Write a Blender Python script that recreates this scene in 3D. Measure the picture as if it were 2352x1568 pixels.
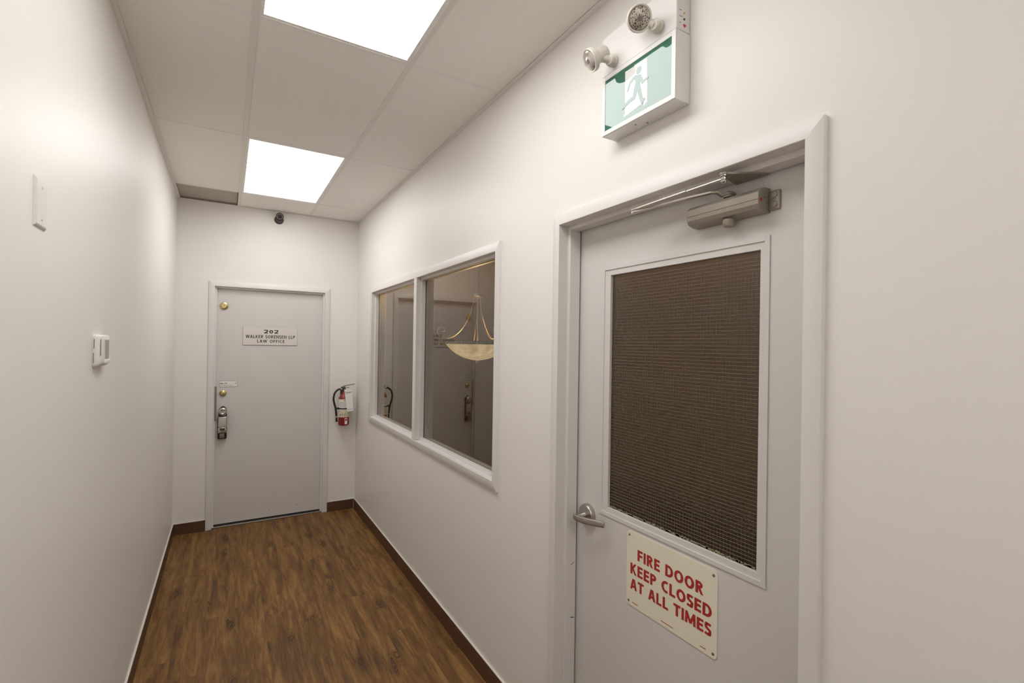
import bpy, bmesh, math, random
from mathutils import Vector, Matrix
random.seed(7)
for o in list(bpy.data.objects): bpy.data.objects.remove(o)
S = bpy.context.scene
COL = S.collection

# ------------------------------------------------------------------ camera, world, exposure
yaw, pitch, roll, FPX = 0.5356, 0.0025, 0.0151, 1102.0
F = Vector((math.sin(yaw), math.cos(yaw), 0)); R = Vector((math.cos(yaw), -math.sin(yaw), 0)); U = Vector((0, 0, 1))
F, U = F*math.cos(pitch) + U*math.sin(pitch), U*math.cos(pitch) - F*math.sin(pitch)
R, U = R*math.cos(roll) + U*math.sin(roll), U*math.cos(roll) - R*math.sin(roll)
cam = bpy.data.cameras.new('camera'); camo = bpy.data.objects.new('camera', cam); COL.objects.link(camo)
M = Matrix(((R.x, U.x, -F.x), (R.y, U.y, -F.y), (R.z, U.z, -F.z))).to_4x4()
M.translation = Vector((-1.1541, -5.0795, 1.6964)); camo.matrix_world = M
cam.sensor_width = 36; cam.lens = FPX/2352*36; cam.shift_y = 6.1/2352; cam.shift_x = 0.35/2352
cam.clip_start = 0.02
S.camera = camo
S.view_settings.view_transform = 'Standard'; S.view_settings.look = 'None'
S.view_settings.gamma = 1; S.view_settings.use_curve_mapping = False
S.view_settings.exposure = 0.0
w = bpy.data.worlds.new('world'); S.world = w; w.use_nodes = True
w.node_tree.nodes['Background'].inputs[0].default_value = (0.02, 0.018, 0.016, 1)
w.node_tree.nodes['Background'].inputs[1].default_value = 1
PANEL_STRENGTH = 7.3          # the ceiling light panels
PANEL_COLOUR = (1.0, 0.993, 0.985)

# ------------------------------------------------------------------ materials
def lin(r, g, b):
    f = lambda c: (c/255/12.92) if c/255 <= 0.04045 else ((c/255+0.055)/1.055)**2.4
    return (f(r), f(g), f(b), 1)
class NT:
    def __init__(s, name):
        s.m = bpy.data.materials.new(name); s.m.use_nodes = True; s.t = s.m.node_tree
        s.b = s.t.nodes['Principled BSDF']; s.o = s.t.nodes['Material Output']
    def n(s, typ, **kw):
        x = s.t.nodes.new(typ)
        for k, v in kw.items(): setattr(x, k, v)
        return x
    def l(s, a, b): s.t.links.new(a, b)
def mat(name, col, rough=0.5, metal=0.0, bump=0.0, bscale=300, spec=0.5, var=0.0, vscale=6, coat=0, coatr=0.05):
    N = NT(name); b = N.b
    b.inputs['Base Color'].default_value = col; b.inputs['Roughness'].default_value = rough
    b.inputs['Metallic'].default_value = metal; b.inputs['Specular IOR Level'].default_value = spec
    b.inputs['Coat Weight'].default_value = coat; b.inputs['Coat Roughness'].default_value = coatr
    geo = N.n('ShaderNodeNewGeometry')
    if bump:
        no = N.n('ShaderNodeTexNoise'); no.inputs['Scale'].default_value = bscale; no.inputs['Detail'].default_value = 2
        N.l(geo.outputs['Position'], no.inputs['Vector'])
        bu = N.n('ShaderNodeBump'); bu.inputs['Strength'].default_value = bump; bu.inputs['Distance'].default_value = 0.002
        N.l(no.outputs['Fac'], bu.inputs['Height']); N.l(bu.outputs['Normal'], b.inputs['Normal'])
    if var:
        n2 = N.n('ShaderNodeTexNoise'); n2.inputs['Scale'].default_value = vscale; n2.inputs['Detail'].default_value = 4
        N.l(geo.outputs['Position'], n2.inputs['Vector'])
        mr = N.n('ShaderNodeMapRange'); mr.inputs['To Min'].default_value = 1-var; mr.inputs['To Max'].default_value = 1+var
        N.l(n2.outputs['Fac'], mr.inputs['Value'])
        mx = N.n('ShaderNodeVectorMath', operation='SCALE'); mx.inputs[0].default_value = col[:3]
        N.l(mr.outputs['Result'], mx.inputs['Scale']); N.l(mx.outputs['Vector'], b.inputs['Base Color'])
    return N.m
WALL = mat('wall_paint', (0.86, 0.828, 0.785, 1), 0.44, bump=0.10, bscale=160, spec=0.36, var=0.012, vscale=3)
FRAME = mat('frame_paint', (0.78, 0.75, 0.725, 1), 0.40, bump=0.04, bscale=220, spec=0.45)
DOORP = mat('door_paint', (0.70, 0.672, 0.648, 1), 0.42, bump=0.06, bscale=200, spec=0.4, var=0.02, vscale=4)
TILE = mat('ceiling_tile_board', (0.935, 0.90, 0.85, 1), 0.9, bump=0.18, bscale=420, spec=0.1, var=0.012, vscale=40)
GRID = mat('grid_enamel', (0.90, 0.87, 0.83, 1), 0.45, spec=0.4, bump=0.02)
RUNNER = mat('runner_enamel', (0.83, 0.79, 0.74, 1), 0.45, spec=0.4, bump=0.02)
DECK = mat('deck_grey', (0.33, 0.29, 0.25, 1), 0.95, bump=0.4, bscale=60, var=0.15, vscale=9)
BARE = mat('bare_drywall', (0.50, 0.45, 0.385, 1), 0.95, bump=0.3, bscale=80, var=0.12, vscale=7)
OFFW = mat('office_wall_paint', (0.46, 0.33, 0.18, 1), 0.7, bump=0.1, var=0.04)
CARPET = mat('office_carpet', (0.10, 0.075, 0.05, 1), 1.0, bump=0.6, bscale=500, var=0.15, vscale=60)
CAULK = mat('caulk', (0.74, 0.70, 0.64, 1), 0.6, bump=0.1)
PLAST = mat('white_plastic', (0.82, 0.79, 0.74, 1), 0.35, bump=0.01)
EXITW = mat('white_enamel_steel', (0.84, 0.82, 0.80, 1), 0.35, bump=0.02)
LAMPW = mat('warm_white_plastic', (0.80, 0.76, 0.68, 1), 0.35, bump=0.01)
DARK = mat('dark_plastic', (0.045, 0.040, 0.036, 1), 0.45, bump=0.05)
BLACK = mat('black_rubber', (0.012, 0.011, 0.010, 1), 0.5, bump=0.05)
CHROME = mat('satin_chrome', (0.62, 0.60, 0.57, 1), 0.22, 1.0, bump=0.02)
SATIN = mat('satin_nickel', (0.52, 0.49, 0.46, 1), 0.32, 1.0, bump=0.03, bscale=400)
ALU = mat('aluminium_paint', (0.36, 0.32, 0.27, 1), 0.42, 0.45, bump=0.03, bscale=600)
ALUD = mat('bracket_steel', (0.33, 0.295, 0.25, 1), 0.5, 0.3, bump=0.03)
ARM = mat('arm_steel', (0.62, 0.57, 0.51, 1), 0.33, 0.75, bump=0.03)
BRASS = mat('brass', (0.66, 0.56, 0.28, 1), 0.32, 1.0, bump=0.02)
STEEL = mat('worn_steel', (0.30, 0.27, 0.24, 1), 0.4, 0.8, bump=0.1)
REDP = mat('red_enamel', (0.27, 0.024, 0.020, 1), 0.3, bump=0.01)
PAPER = mat('paper_white', (0.88, 0.85, 0.81, 1), 0.7, bump=0.03)
CREAM = mat('cream_plastic_sign', (0.86, 0.81, 0.66, 1), 0.45, bump=0.02, var=0.02)
PLATE = mat('sign_plate_ivory', (0.76, 0.71, 0.65, 1), 0.4, bump=0.02)
REDINK = mat('red_ink', (0.42, 0.028, 0.022, 1), 0.55, bump=0.01)
BLKINK = mat('black_ink', (0.03, 0.024, 0.020, 1), 0.55, bump=0.01)
GREYINK = mat('grey_ink', (0.16, 0.14, 0.13, 1), 0.6, bump=0.01)
YELINK = mat('yellow_ink', (0.62, 0.45, 0.06, 1), 0.6, bump=0.01)
SCREEN = mat('lcd_grey', (0.34, 0.32, 0.28, 1), 0.25, bump=0.005)
MARK = mat('scuff_black', (0.03, 0.025, 0.02, 1), 0.8, bump=0.1)
GREEN = mat('exit_green', (0.030, 0.150, 0.095, 1), 0.6, spec=0.1, coat=1.0, coatr=0.02, bump=0)
GREEN.node_tree.nodes['Principled BSDF'].inputs['Coat IOR'].default_value = 1.64
EXITWH = mat('exit_white', (0.80, 0.80, 0.78, 1), 0.6, spec=0.1, coat=1.0, coatr=0.02, bump=0)
LEDA = mat('led_amber', (0.65, 0.50, 0.12, 1), 0.3, bump=0.01)
LEDR = mat('led_red', (0.65, 0.03, 0.03, 1), 0.3, bump=0.01)
GOLD = mat('pendant_metal', (0.42, 0.37, 0.28, 1), 0.28, 0.9, bump=0.02)
DKGOLD = mat('pendant_rim', (0.20, 0.17, 0.13, 1), 0.35, 0.6, bump=0.02)

def emis(name, col, s):
    N = NT(name); N.b.inputs['Base Color'].default_value = (0.8, 0.8, 0.8, 1)
    N.b.inputs['Emission Color'].default_value = (*col, 1); N.b.inputs['Emission Strength'].default_value = s
    no = N.n('ShaderNodeTexNoise'); no.inputs['Scale'].default_value = 300
    bu = N.n('ShaderNodeBump'); bu.inputs['Strength'].default_value = 0.05
    N.l(no.outputs['Fac'], bu.inputs['Height']); N.l(bu.outputs['Normal'], N.b.inputs['Normal'])
    return N.m
PANEL = emis('light_diffuser', PANEL_COLOUR, PANEL_STRENGTH)

def bowl_mat():
    N = NT('alabaster_bowl'); b = N.b
    geo = N.n('ShaderNodeNewGeometry'); no = N.n('ShaderNodeTexNoise'); no.inputs['Scale'].default_value = 14; no.inputs['Detail'].default_value = 4
    wv = N.n('ShaderNodeTexWave', bands_direction='DIAGONAL'); wv.inputs['Scale'].default_value = 9; wv.inputs['Distortion'].default_value = 5
    N.l(geo.outputs['Position'], no.inputs['Vector']); N.l(geo.outputs['Position'], wv.inputs['Vector'])
    mx = N.n('ShaderNodeMath', operation='MULTIPLY_ADD'); mx.inputs[1].default_value = 0.15
    N.l(wv.outputs['Fac'], mx.inputs[0]); N.l(no.outputs['Fac'], mx.inputs[2])
    cr = N.n('ShaderNodeValToRGB'); cr.color_ramp.elements[0].color = (0.46, 0.31, 0.15, 1); cr.color_ramp.elements[1].color = (0.80, 0.66, 0.42, 1)
    cr.color_ramp.elements[0].position = 0.3; cr.color_ramp.elements[1].position = 0.85
    N.l(mx.outputs[0], cr.inputs['Fac']); N.l(cr.outputs['Color'], b.inputs['Base Color']); N.l(cr.outputs['Color'], b.inputs['Emission Color'])
    b.inputs['Emission Strength'].default_value = 0.8; b.inputs['Roughness'].default_value = 0.3
    return N.m
BOWL = bowl_mat()

def glass_mat(name, tint, rough, bump, bscale):
    N = NT(name); b = N.b
    b.inputs['Base Color'].default_value = tint; b.inputs['Transmission Weight'].default_value = 1
    b.inputs['IOR'].default_value = 1.52; b.inputs['Roughness'].default_value = rough
    if bump:
        geo = N.n('ShaderNodeNewGeometry'); no = N.n('ShaderNodeTexNoise'); no.inputs['Scale'].default_value = bscale; no.inputs['Detail'].default_value = 1
        N.l(geo.outputs['Position'], no.inputs['Vector'])
        bu = N.n('ShaderNodeBump'); bu.inputs['Strength'].default_value = bump; bu.inputs['Distance'].default_value = 0.001
        N.l(no.outputs['Fac'], bu.inputs['Height']); N.l(bu.outputs['Normal'], b.inputs['Normal'])
    return N.m
GLASS = glass_mat('window_glass', (0.86, 0.80, 0.68, 1), 0.0, 0.012, 30)
OBSC = glass_mat('obscured_wired_glass', (0.92, 0.80, 0.60, 1), 0.08, 0.20, 260)
LENS = glass_mat('clear_lens', (0.98, 0.98, 0.97, 1), 0.0, 0, 1)
WIRE = mat('wire_bright', (0.36, 0.275, 0.185, 1), 0.5, 0.0, bump=0.02)
WIRED = mat('wire_dull', (0.26, 0.23, 0.18, 1), 0.5, 0.5, bump=0.02)

def lens_mat():      # ribbed reflector behind the lamp lens
    N = NT('ribbed_reflector'); b = N.b
    tc = N.n('ShaderNodeTexCoord')
    br = N.n('ShaderNodeTexVoronoi', feature='DISTANCE_TO_EDGE'); br.inputs['Scale'].default_value = 150
    N.l(tc.outputs['Object'], br.inputs['Vector'])
    cr = N.n('ShaderNodeValToRGB'); cr.color_ramp.elements[0].color = (0.75, 0.70, 0.62, 1); cr.color_ramp.elements[1].color = (0.16, 0.13, 0.11, 1)
    cr.color_ramp.elements[0].position = 0.02; cr.color_ramp.elements[1].position = 0.25
    N.l(br.outputs['Distance'], cr.inputs['Fac']); N.l(cr.outputs['Color'], b.inputs['Base Color'])
    b.inputs['Metallic'].default_value = 0.6; b.inputs['Roughness'].default_value = 0.3
    bu = N.n('ShaderNodeBump'); bu.inputs['Strength'].default_value = 0.6; bu.inputs['Distance'].default_value = 0.002
    N.l(br.outputs['Distance'], bu.inputs['Height']); N.l(bu.outputs['Normal'], b.inputs['Normal'])
    return N.m
REFL = lens_mat()
CLEAR = mat('bright_reflector', (0.78, 0.75, 0.70, 1), 0.12, 0.85, bump=0.5, bscale=45)

def wood_floor():
    N = NT('vinyl_plank_wood'); b = N.b
    geo = N.n('ShaderNodeNewGeometry'); oi = N.n('ShaderNodeObjectInfo')
    sx = N.n('ShaderNodeVectorMath', operation='SCALE'); sx.inputs[0].default_value = (3.7, 31.0, 17.0)
    N.l(oi.outputs['Random'], sx.inputs['Scale'])
    add = N.n('ShaderNodeVectorMath', operation='ADD'); N.l(geo.outputs['Position'], add.inputs[0]); N.l(sx.outputs['Vector'], add.inputs[1])
    def mapped(sc):
        mp = N.n('ShaderNodeMapping'); mp.inputs['Scale'].default_value = sc; N.l(add.outputs[0], mp.inputs['Vector']); return mp.outputs['Vector']
    # broad streaks, stretched along the plank
    n1 = N.n('ShaderNodeTexNoise'); n1.inputs['Scale'].default_value = 1; n1.inputs['Detail'].default_value = 5; n1.inputs['Roughness'].default_value = 0.6; n1.inputs['Distortion'].default_value = 0.6
    N.l(mapped((25, 2.3, 1)), n1.inputs['Vector'])
    # knots: rings round scattered points
    vo = N.n('ShaderNodeTexVoronoi', feature='F1'); vo.inputs['Scale'].default_value = 1; vo.inputs['Randomness'].default_value = 1.0
    nd = N.n('ShaderNodeTexNoise'); nd.inputs['Scale'].default_value = 1; nd.inputs['Detail'].default_value = 3
    N.l(mapped((14, 6, 1)), nd.inputs['Vector'])
    dm = N.n('ShaderNodeVectorMath', operation='SCALE'); N.l(nd.outputs['Color'], dm.inputs[0]); dm.inputs['Scale'].default_value = 0.55
    da = N.n('ShaderNodeVectorMath', operation='ADD'); N.l(mapped((8.5, 2.5, 1)), da.inputs[0]); N.l(dm.outputs[0], da.inputs[1])
    N.l(da.outputs[0], vo.inputs['Vector'])
    kn = N.n('ShaderNodeMapRange', interpolation_type='SMOOTHSTEP'); kn.inputs['From Min'].default_value = 0.03; kn.inputs['From Max'].default_value = 0.30
    kn.inputs['To Min'].default_value = 1; kn.inputs['To Max'].default_value = 0; N.l(vo.outputs['Distance'], kn.inputs['Value'])
    rg = N.n('ShaderNodeMath', operation='MULTIPLY'); rg.inputs[1].default_value = 70; N.l(vo.outputs['Distance'], rg.inputs[0])
    sn = N.n('ShaderNodeMath', operation='SINE'); N.l(rg.outputs[0], sn.inputs[0])
    rk = N.n('ShaderNodeMath', operation='MULTIPLY'); N.l(sn.outputs[0], rk.inputs[0]); N.l(kn.outputs[0], rk.inputs[1])
    # fine grain
    n2 = N.n('ShaderNodeTexNoise'); n2.inputs['Scale'].default_value = 1; n2.inputs['Detail'].default_value = 4; n2.inputs['Roughness'].default_value = 0.7
    N.l(mapped((150, 9, 1)), n2.inputs['Vector'])
    n3 = N.n('ShaderNodeTexNoise'); n3.inputs['Scale'].default_value = 1; n3.inputs['Detail'].default_value = 2
    N.l(mapped((34, 7, 1)), n3.inputs['Vector'])
    cr = N.n('ShaderNodeValToRGB'); e = cr.color_ramp.elements
    e[0].position = 0.32; e[0].color = lin(94, 65, 36); e[1].position = 0.66; e[1].color = lin(154, 116, 66)
    x = e.new(0.5); x.color = lin(127, 91, 50)
    N.l(n1.outputs['Fac'], cr.inputs['Fac'])
    # reddish variation
    m1 = N.n('ShaderNodeMix', data_type='RGBA'); m1.inputs['B'].default_value = lin(118, 74, 40)
    r3 = N.n('ShaderNodeMapRange'); r3.inputs['From Min'].default_value = 0.5; r3.inputs['From Max'].default_value = 0.75; r3.inputs['To Max'].default_value = 0.7; N.l(n3.outputs['Fac'], r3.inputs['Value'])
    N.l(r3.outputs[0], m1.inputs['Factor']); N.l(cr.outputs['Color'], m1.inputs['A'])
    m2 = N.n('ShaderNodeMix', data_type='RGBA'); m2.inputs['B'].default_value = lin(62, 38, 22)
    k2 = N.n('ShaderNodeMath', operation='MULTIPLY_ADD'); N.l(rk.outputs[0], k2.inputs[0]); k2.inputs[1].default_value = 0.42
    k3 = N.n('ShaderNodeMath', operation='MULTIPLY'); N.l(kn.outputs[0], k3.inputs[0]); k3.inputs[1].default_value = 0.72
    N.l(k3.outputs[0], k2.inputs[2]); k2.use_clamp = True
    N.l(k2.outputs[0], m2.inputs['Factor']); N.l(m1.outputs['Result'], m2.inputs['A'])
    # grain darkening
    r2 = N.n('ShaderNodeMapRange'); r2.inputs['From Min'].default_value = 0.3; r2.inputs['From Max'].default_value = 0.7; r2.inputs['To Min'].default_value = 0.72; r2.inputs['To Max'].default_value = 1.18; N.l(n2.outputs['Fac'], r2.inputs['Value'])
    rr = N.n('ShaderNodeMapRange'); rr.inputs['To Min'].default_value = 0.96; rr.inputs['To Max'].default_value = 1.06; N.l(oi.outputs['Random'], rr.inputs['Value'])
    mm = N.n('ShaderNodeMath', operation='MULTIPLY'); N.l(r2.outputs[0], mm.inputs[0]); N.l(rr.outputs[0], mm.inputs[1])
    # dark veins and cracks that run with the grain
    n4 = N.n('ShaderNodeTexNoise'); n4.inputs['Scale'].default_value = 1; n4.inputs['Detail'].default_value = 6; n4.inputs['Roughness'].default_value = 0.65; n4.inputs['Distortion'].default_value = 1.2
    N.l(mapped((17, 1.5, 1)), n4.inputs['Vector'])
    sb = N.n('ShaderNodeMath', operation='SUBTRACT'); N.l(n4.outputs['Fac'], sb.inputs[0]); sb.inputs[1].default_value = 0.5
    ab = N.n('ShaderNodeMath', operation='ABSOLUTE'); N.l(sb.outputs[0], ab.inputs[0])
    vn = N.n('ShaderNodeMapRange', interpolation_type='SMOOTHSTEP'); vn.inputs['From Min'].default_value = 0.0; vn.inputs['From Max'].default_value = 0.016; vn.inputs['To Min'].default_value = 0.66; vn.inputs['To Max'].default_value = 1.0; N.l(ab.outputs[0], vn.inputs['Value'])
    m5 = N.n('ShaderNodeMath', operation='MULTIPLY'); N.l(mm.outputs[0], m5.inputs[0]); N.l(vn.outputs[0], m5.inputs[1])
    fin = N.n('ShaderNodeVectorMath', operation='SCALE'); N.l(m2.outputs['Result'], fin.inputs[0]); N.l(m5.outputs[0], fin.inputs['Scale'])
    N.l(fin.outputs[0], b.inputs['Base Color'])
    b.inputs['Roughness'].default_value = 0.5; b.inputs['Specular IOR Level'].default_value = 0.3
    bu = N.n('ShaderNodeBump'); bu.inputs['Strength'].default_value = 0.25; bu.inputs['Distance'].default_value = 0.001
    N.l(n2.outputs['Fac'], bu.inputs['Height']); N.l(bu.outputs['Normal'], b.inputs['Normal'])
    return N.m
PLANK = wood_floor()
def base_mat():
    N = NT('baseboard_brown'); b = N.b
    geo = N.n('ShaderNodeNewGeometry'); mp = N.n('ShaderNodeMapping'); mp.inputs['Scale'].default_value = (6, 6, 60)
    n1 = N.n('ShaderNodeTexNoise'); n1.inputs['Scale'].default_value = 1; n1.inputs['Detail'].default_value = 4
    N.l(geo.outputs['Position'], mp.inputs['Vector']); N.l(mp.outputs['Vector'], n1.inputs['Vector'])
    cr = N.n('ShaderNodeValToRGB'); cr.color_ramp.elements[0].color = lin(74, 49, 32); cr.color_ramp.elements[1].color = lin(104, 72, 48)
    N.l(n1.outputs['Fac'], cr.inputs['Fac']); N.l(cr.outputs['Color'], b.inputs['Base Color']); b.inputs['Roughness'].default_value = 0.5
    return N.m
BASE = base_mat()

# ------------------------------------------------------------------ helpers
def box(bm, x0, x1, y0, y1, z0, z1, bev=0.0, seg=2):
    b2 = bmesh.new()
    bmesh.ops.create_cube(b2, size=1)
    for v in b2.verts:
        v.co = Vector(((x0+x1)/2 + v.co.x*(x1-x0), (y0+y1)/2 + v.co.y*(y1-y0), (z0+z1)/2 + v.co.z*(z1-z0)))
    if bev: bmesh.ops.bevel(b2, geom=b2.edges[:], offset=bev, segments=seg, affect='EDGES', profile=0.5)
    merge(bm, b2); return bm
def merge(bm, b2):
    mp = {}
    for v in b2.verts: mp[v] = bm.verts.new(v.co)
    for f in b2.faces:
        try: bm.faces.new([mp[v] for v in f.verts])
        except ValueError: pass
    b2.free()
def frame_of(d):
    d = d.normalized(); a = Vector((0, 0, 1)) if abs(d.z) < 0.9 else Vector((1, 0, 0))
    u = d.cross(a).normalized(); return u, u.cross(d).normalized()
def lathe(bm, o, axis, prof, seg=24, caps=True):
    """prof: (distance along axis, radius)"""
    o = Vector(o); axis = Vector(axis).normalized(); u, v = frame_of(axis); rings = []
    for t, r in prof:
        if r < 1e-6: rings.append([bm.verts.new(o+axis*t)])
        else: rings.append([bm.verts.new(o+axis*t+(u*math.cos(a)+v*math.sin(a))*r) for a in [2*math.pi*k/seg for k in range(seg)]])
    for A, B in zip(rings, rings[1:]):
        for k in range(seg):
            k2 = (k+1) % seg
            q = [A[k % len(A)], A[k2 % len(A)], B[k2 % len(B)], B[k % len(B)]]
            q = [x for i, x in enumerate(q) if x not in q[:i]]
            if len(q) > 2: bm.faces.new(q)
    for ring in (rings[0], rings[-1]):
        if caps and len(ring) > 2: bm.faces.new(ring)
    return bm
def cyl(bm, p0, p1, r0, r1=None, seg=20, ch=0.0):
    p0, p1 = Vector(p0), Vector(p1); L = (p1-p0).length; r1 = r0 if r1 is None else r1
    pr = [(0, r0), (L, r1)] if not ch else [(0, r0-ch), (ch, r0), (L-ch, r1), (L, r1-ch)]
    return lathe(bm, p0, p1-p0, pr, seg)
def smooth_pts(pts, n=6):
    P = [Vector(p) for p in pts]; out = []
    for i in range(len(P)-1):
        a = P[max(i-1, 0)]; b = P[i]; c = P[i+1]; d = P[min(i+2, len(P)-1)]
        for k in range(n):
            t = k/n
            out.append(0.5*((2*b)+(c-a)*t+(2*a-5*b+4*c-d)*t*t+(3*b-a-3*c+d)*t**3))
    out.append(P[-1]); return out
def sweep(bm, pts, section, up=(0, 0, 1), closed=True):
    """section: list of (a,b) offsets, a along side, b along up; per point scale allowed via pts tuples"""
    P = [Vector(p) for p in pts]; rings = []; up = Vector(up)
    for i, p in enumerate(P):
        d = (P[min(i+1, len(P)-1)]-P[max(i-1, 0)]).normalized()
        s = d.cross(up)
        if s.length < 1e-4: s = d.cross(Vector((1, 0, 0)))
        s.normalize(); u = s.cross(d).normalized()
        sec = section(i/(len(P)-1)) if callable(section) else section
        rings.append([bm.verts.new(p+s*a+u*b) for a, b in sec])
    m = len(rings[0])
    for A, B in zip(rings, rings[1:]):
        for k in range(m): bm.faces.new([A[k], A[(k+1) % m], B[(k+1) % m], B[k]])
    bm.faces.new(rings[0]); bm.faces.new(rings[-1]); return bm
def circ(r, n=10): return [(r*math.cos(2*math.pi*k/n), r*math.sin(2*math.pi*k/n)) for k in range(n)]
def ell(a, b, n=14): return [(a*math.cos(2*math.pi*k/n), b*math.sin(2*math.pi*k/n)) for k in range(n)]
def tube(bm, pts, r, n=10, up=(0, 0, 1)): return sweep(bm, pts, circ(r, n), up)
def prism(bm, pts, n_off):
    """polygon (list of 3D) extruded by vector"""
    A = [bm.verts.new(Vector(p)) for p in pts]; B = [bm.verts.new(Vector(p)+Vector(n_off)) for p in pts]
    bm.faces.new(A); bm.faces.new(B); m = len(A)
    for k in range(m): bm.faces.new([A[k], A[(k+1) % m], B[(k+1) % m], B[k]])
    return bm
def org(parent):
    while parent is not None and parent.parent is not None: parent = parent.parent
    return Vector(parent['_o']) if parent is not None else Vector((0, 0, 0))
def obj(name, bm, m, parent=None, origin=None, ang=35, **tags):
    bmesh.ops.recalc_face_normals(bm, faces=bm.faces[:])
    o0 = org(parent) if parent is not None else Vector(origin or (0, 0, 0))
    for v in bm.verts: v.co -= o0
    me = bpy.data.meshes.new(name); bm.to_mesh(me); bm.free(); me.materials.append(m)
    for p in me.polygons: p.use_smooth = True
    me.set_sharp_from_angle(angle=math.radians(ang))
    o = bpy.data.objects.new(name, me); COL.objects.link(o)
    if parent is not None: o.parent = parent
    else: o.location = o0; o['_o'] = tuple(o0)
    for k, v in tags.items(): o[k] = v
    return o
def thing(name, origin, label, cat=None, kind=None, group=None):
    o = bpy.data.objects.new(name, None); COL.objects.link(o); o.location = origin; o['_o'] = tuple(origin)
    o.empty_display_size = 0.1; o['label'] = label
    if cat: o['category'] = cat
    if kind: o['kind'] = kind
    if group: o['group'] = group
    return o
nb = bmesh.new
def letter(ch, k):
    """bold sans capital: (width, centre lines) for stroke width k, height 1"""
    h = k/2
    def arc(cx, cy, rx, ry, a0, a1, n=12): return [(cx+rx*math.cos(math.radians(a0+(a1-a0)*i/n)), cy+ry*math.sin(math.radians(a0+(a1-a0)*i/n))) for i in range(n+1)]
    st = [(h, 0), (h, 1)]
    if ch == ' ': return .28, []
    if ch == 'I': return k, [st]
    if ch == 'L': return .50, [st, [(0, h), (.50, h)]]
    if ch == 'F': return .50, [st, [(0, 1-h), (.50, 1-h)], [(0, .50), (.47, .50)]]
    if ch == 'E': return .52, [st, [(0, 1-h), (.51, 1-h)], [(0, .52), (.48, .52)], [(0, h), (.52, h)]]
    if ch == 'T': return .60, [[(0, 1-h), (.60, 1-h)], [(.30, 0), (.30, 1)]]
    if ch == 'D': return .68, [st, [(0, 1-h), (.22, 1-h)]+arc(.28, .5, .40-h, .5-h, 85, -85)+[(.22, h), (0, h)]]
    if ch == 'O': return .76, [arc(.38, .5, .38-h, .5-h, 0, 360, 28)]
    if ch == '0': return .62, [arc(.31, .5, .31-h, .5-h, 0, 360, 28)]
    if ch == 'C': return .60, [arc(.40, .5, .40-h, .5-h, 62, 298, 20)]
    if ch == 'P': return .56, [st, [(0, 1-h), (.24, 1-h)]+arc(.27, .71, .29-h, .29-h, 85, -85)+[(.24, .42+h), (0, .42+h)]]
    if ch == 'R': return .60, [st, [(0, 1-h), (.24, 1-h)]+arc(.26, .72, .29-h, .28-h, 85, -85)+[(.24, .44+h), (0, .44+h)], [(.26, .50), (.60-h*1.0, -.04)]]
    if ch == 'K': return .62, [st, [(h, .36), (.60-h, 1.04)], [(.20, .58), (.64-h, -.06)]]
    if ch == 'A': return .68, [[(h*.9, -.04), (.34-h*.30, 1.04)], [(.68-h*.9, -.04), (.34+h*.30, 1.04)], [(.14, .30), (.54, .30)]]
    if ch == 'M': return .86, [[(h*.85, -.02), (h*1.15, 1)], [(.86-h*.85, -.02), (.86-h*1.15, 1)], [(h*1.0, 1.04), (.43+h*.12, .10)], [(.86-h*1.0, 1.04), (.43-h*.12, .10)]]
    if ch == 'N': return .68, [st, [(.68-h, 0), (.68-h, 1)], [(h*.9, 1.02), (.68-h*.9, -.02)]]
    if ch == 'W': return 1.02, [[(h*.8, 1.04), (.27, -.04)], [(.25, -.04), (.51, 1.04)], [(.51, 1.04), (.77, -.04)], [(.75, -.04), (1.02-h*.8, 1.04)]]
    if ch == 'S': return .50, [[(.46, .86), (.36, 1-h), (.25, 1-h), (.13, .93), (h, .76), (.12, .60), (.27, .50), (.41, .40), (.50-h, .25), (.38, .08+h*.2), (.25, h), (.12, h*1.1), (.02, .15)]]
    if ch == '2': return .62, [[(.03, .78), (.10, .90), (.30, 1-h), (.50, .93), (.62-h, .74), (.50, .52), (.25, .28), (.06, .10), (h, h)], [(0, h), (.62, h)]]
def text(name, body, m, parent, lb, ub, fn, nrm, bold=.18, gap=.13, space=1.0, thick=.0004):
    """own bold lettering fitted to the box lb=(u0,v0)..ub=(u1,v1); fn maps (u,v) to a world point"""
    x = 0; lines = []
    for i, ch in enumerate(body):
        wd, ls = letter(ch, bold)
        if ch == ' ': wd *= space
        for l in ls: lines.append([(x+p[0], p[1]) for p in (smooth2(l) if ch in 'S2' and len(l) > 3 else l)])
        x += wd+(gap if i < len(body)-1 else 0)
    bm = nb(); n = Vector(nrm); h = bold/2; lay = 0
    for l in lines:
        Lq = []; closed = (abs(l[0][0]-l[-1][0])+abs(l[0][1]-l[-1][1])) < 1e-6
        for i, p in enumerate(l):
            a = l[i-1] if i else (l[-2] if closed else p); c = l[i+1] if i < len(l)-1 else (l[1] if closed else p)
            dx, dy = c[0]-a[0], c[1]-a[1]; L = math.hypot(dx, dy); Lq.append((-dy/L*h, dx/L*h))
        top = []; lay = (lay+1) % 4; off = n*(thick+.00006*lay)
        for p, q in zip(l, Lq):
            row = []
            for sg in (1, -1):
                yy = min(1, max(0, p[1]+sg*q[1])); u = lb[0]+(p[0]+sg*q[0])/x*(ub[0]-lb[0]); v = lb[1]+yy*(ub[1]-lb[1])
                P = Vector(fn(u, v)); row.append((bm.verts.new(P), bm.verts.new(P+off)))
            top.append(row)
        for A, B in zip(top, top[1:]):
            bm.faces.new([A[0][1], A[1][1], B[1][1], B[0][1]])
            for z in (0, 1): bm.faces.new([A[z][0], A[z][1], B[z][1], B[z][0]])
        for A in (top[0], top[-1]): bm.faces.new([A[0][0], A[0][1], A[1][1], A[1][0]])
    return obj(name, bm, m, parent)
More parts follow.
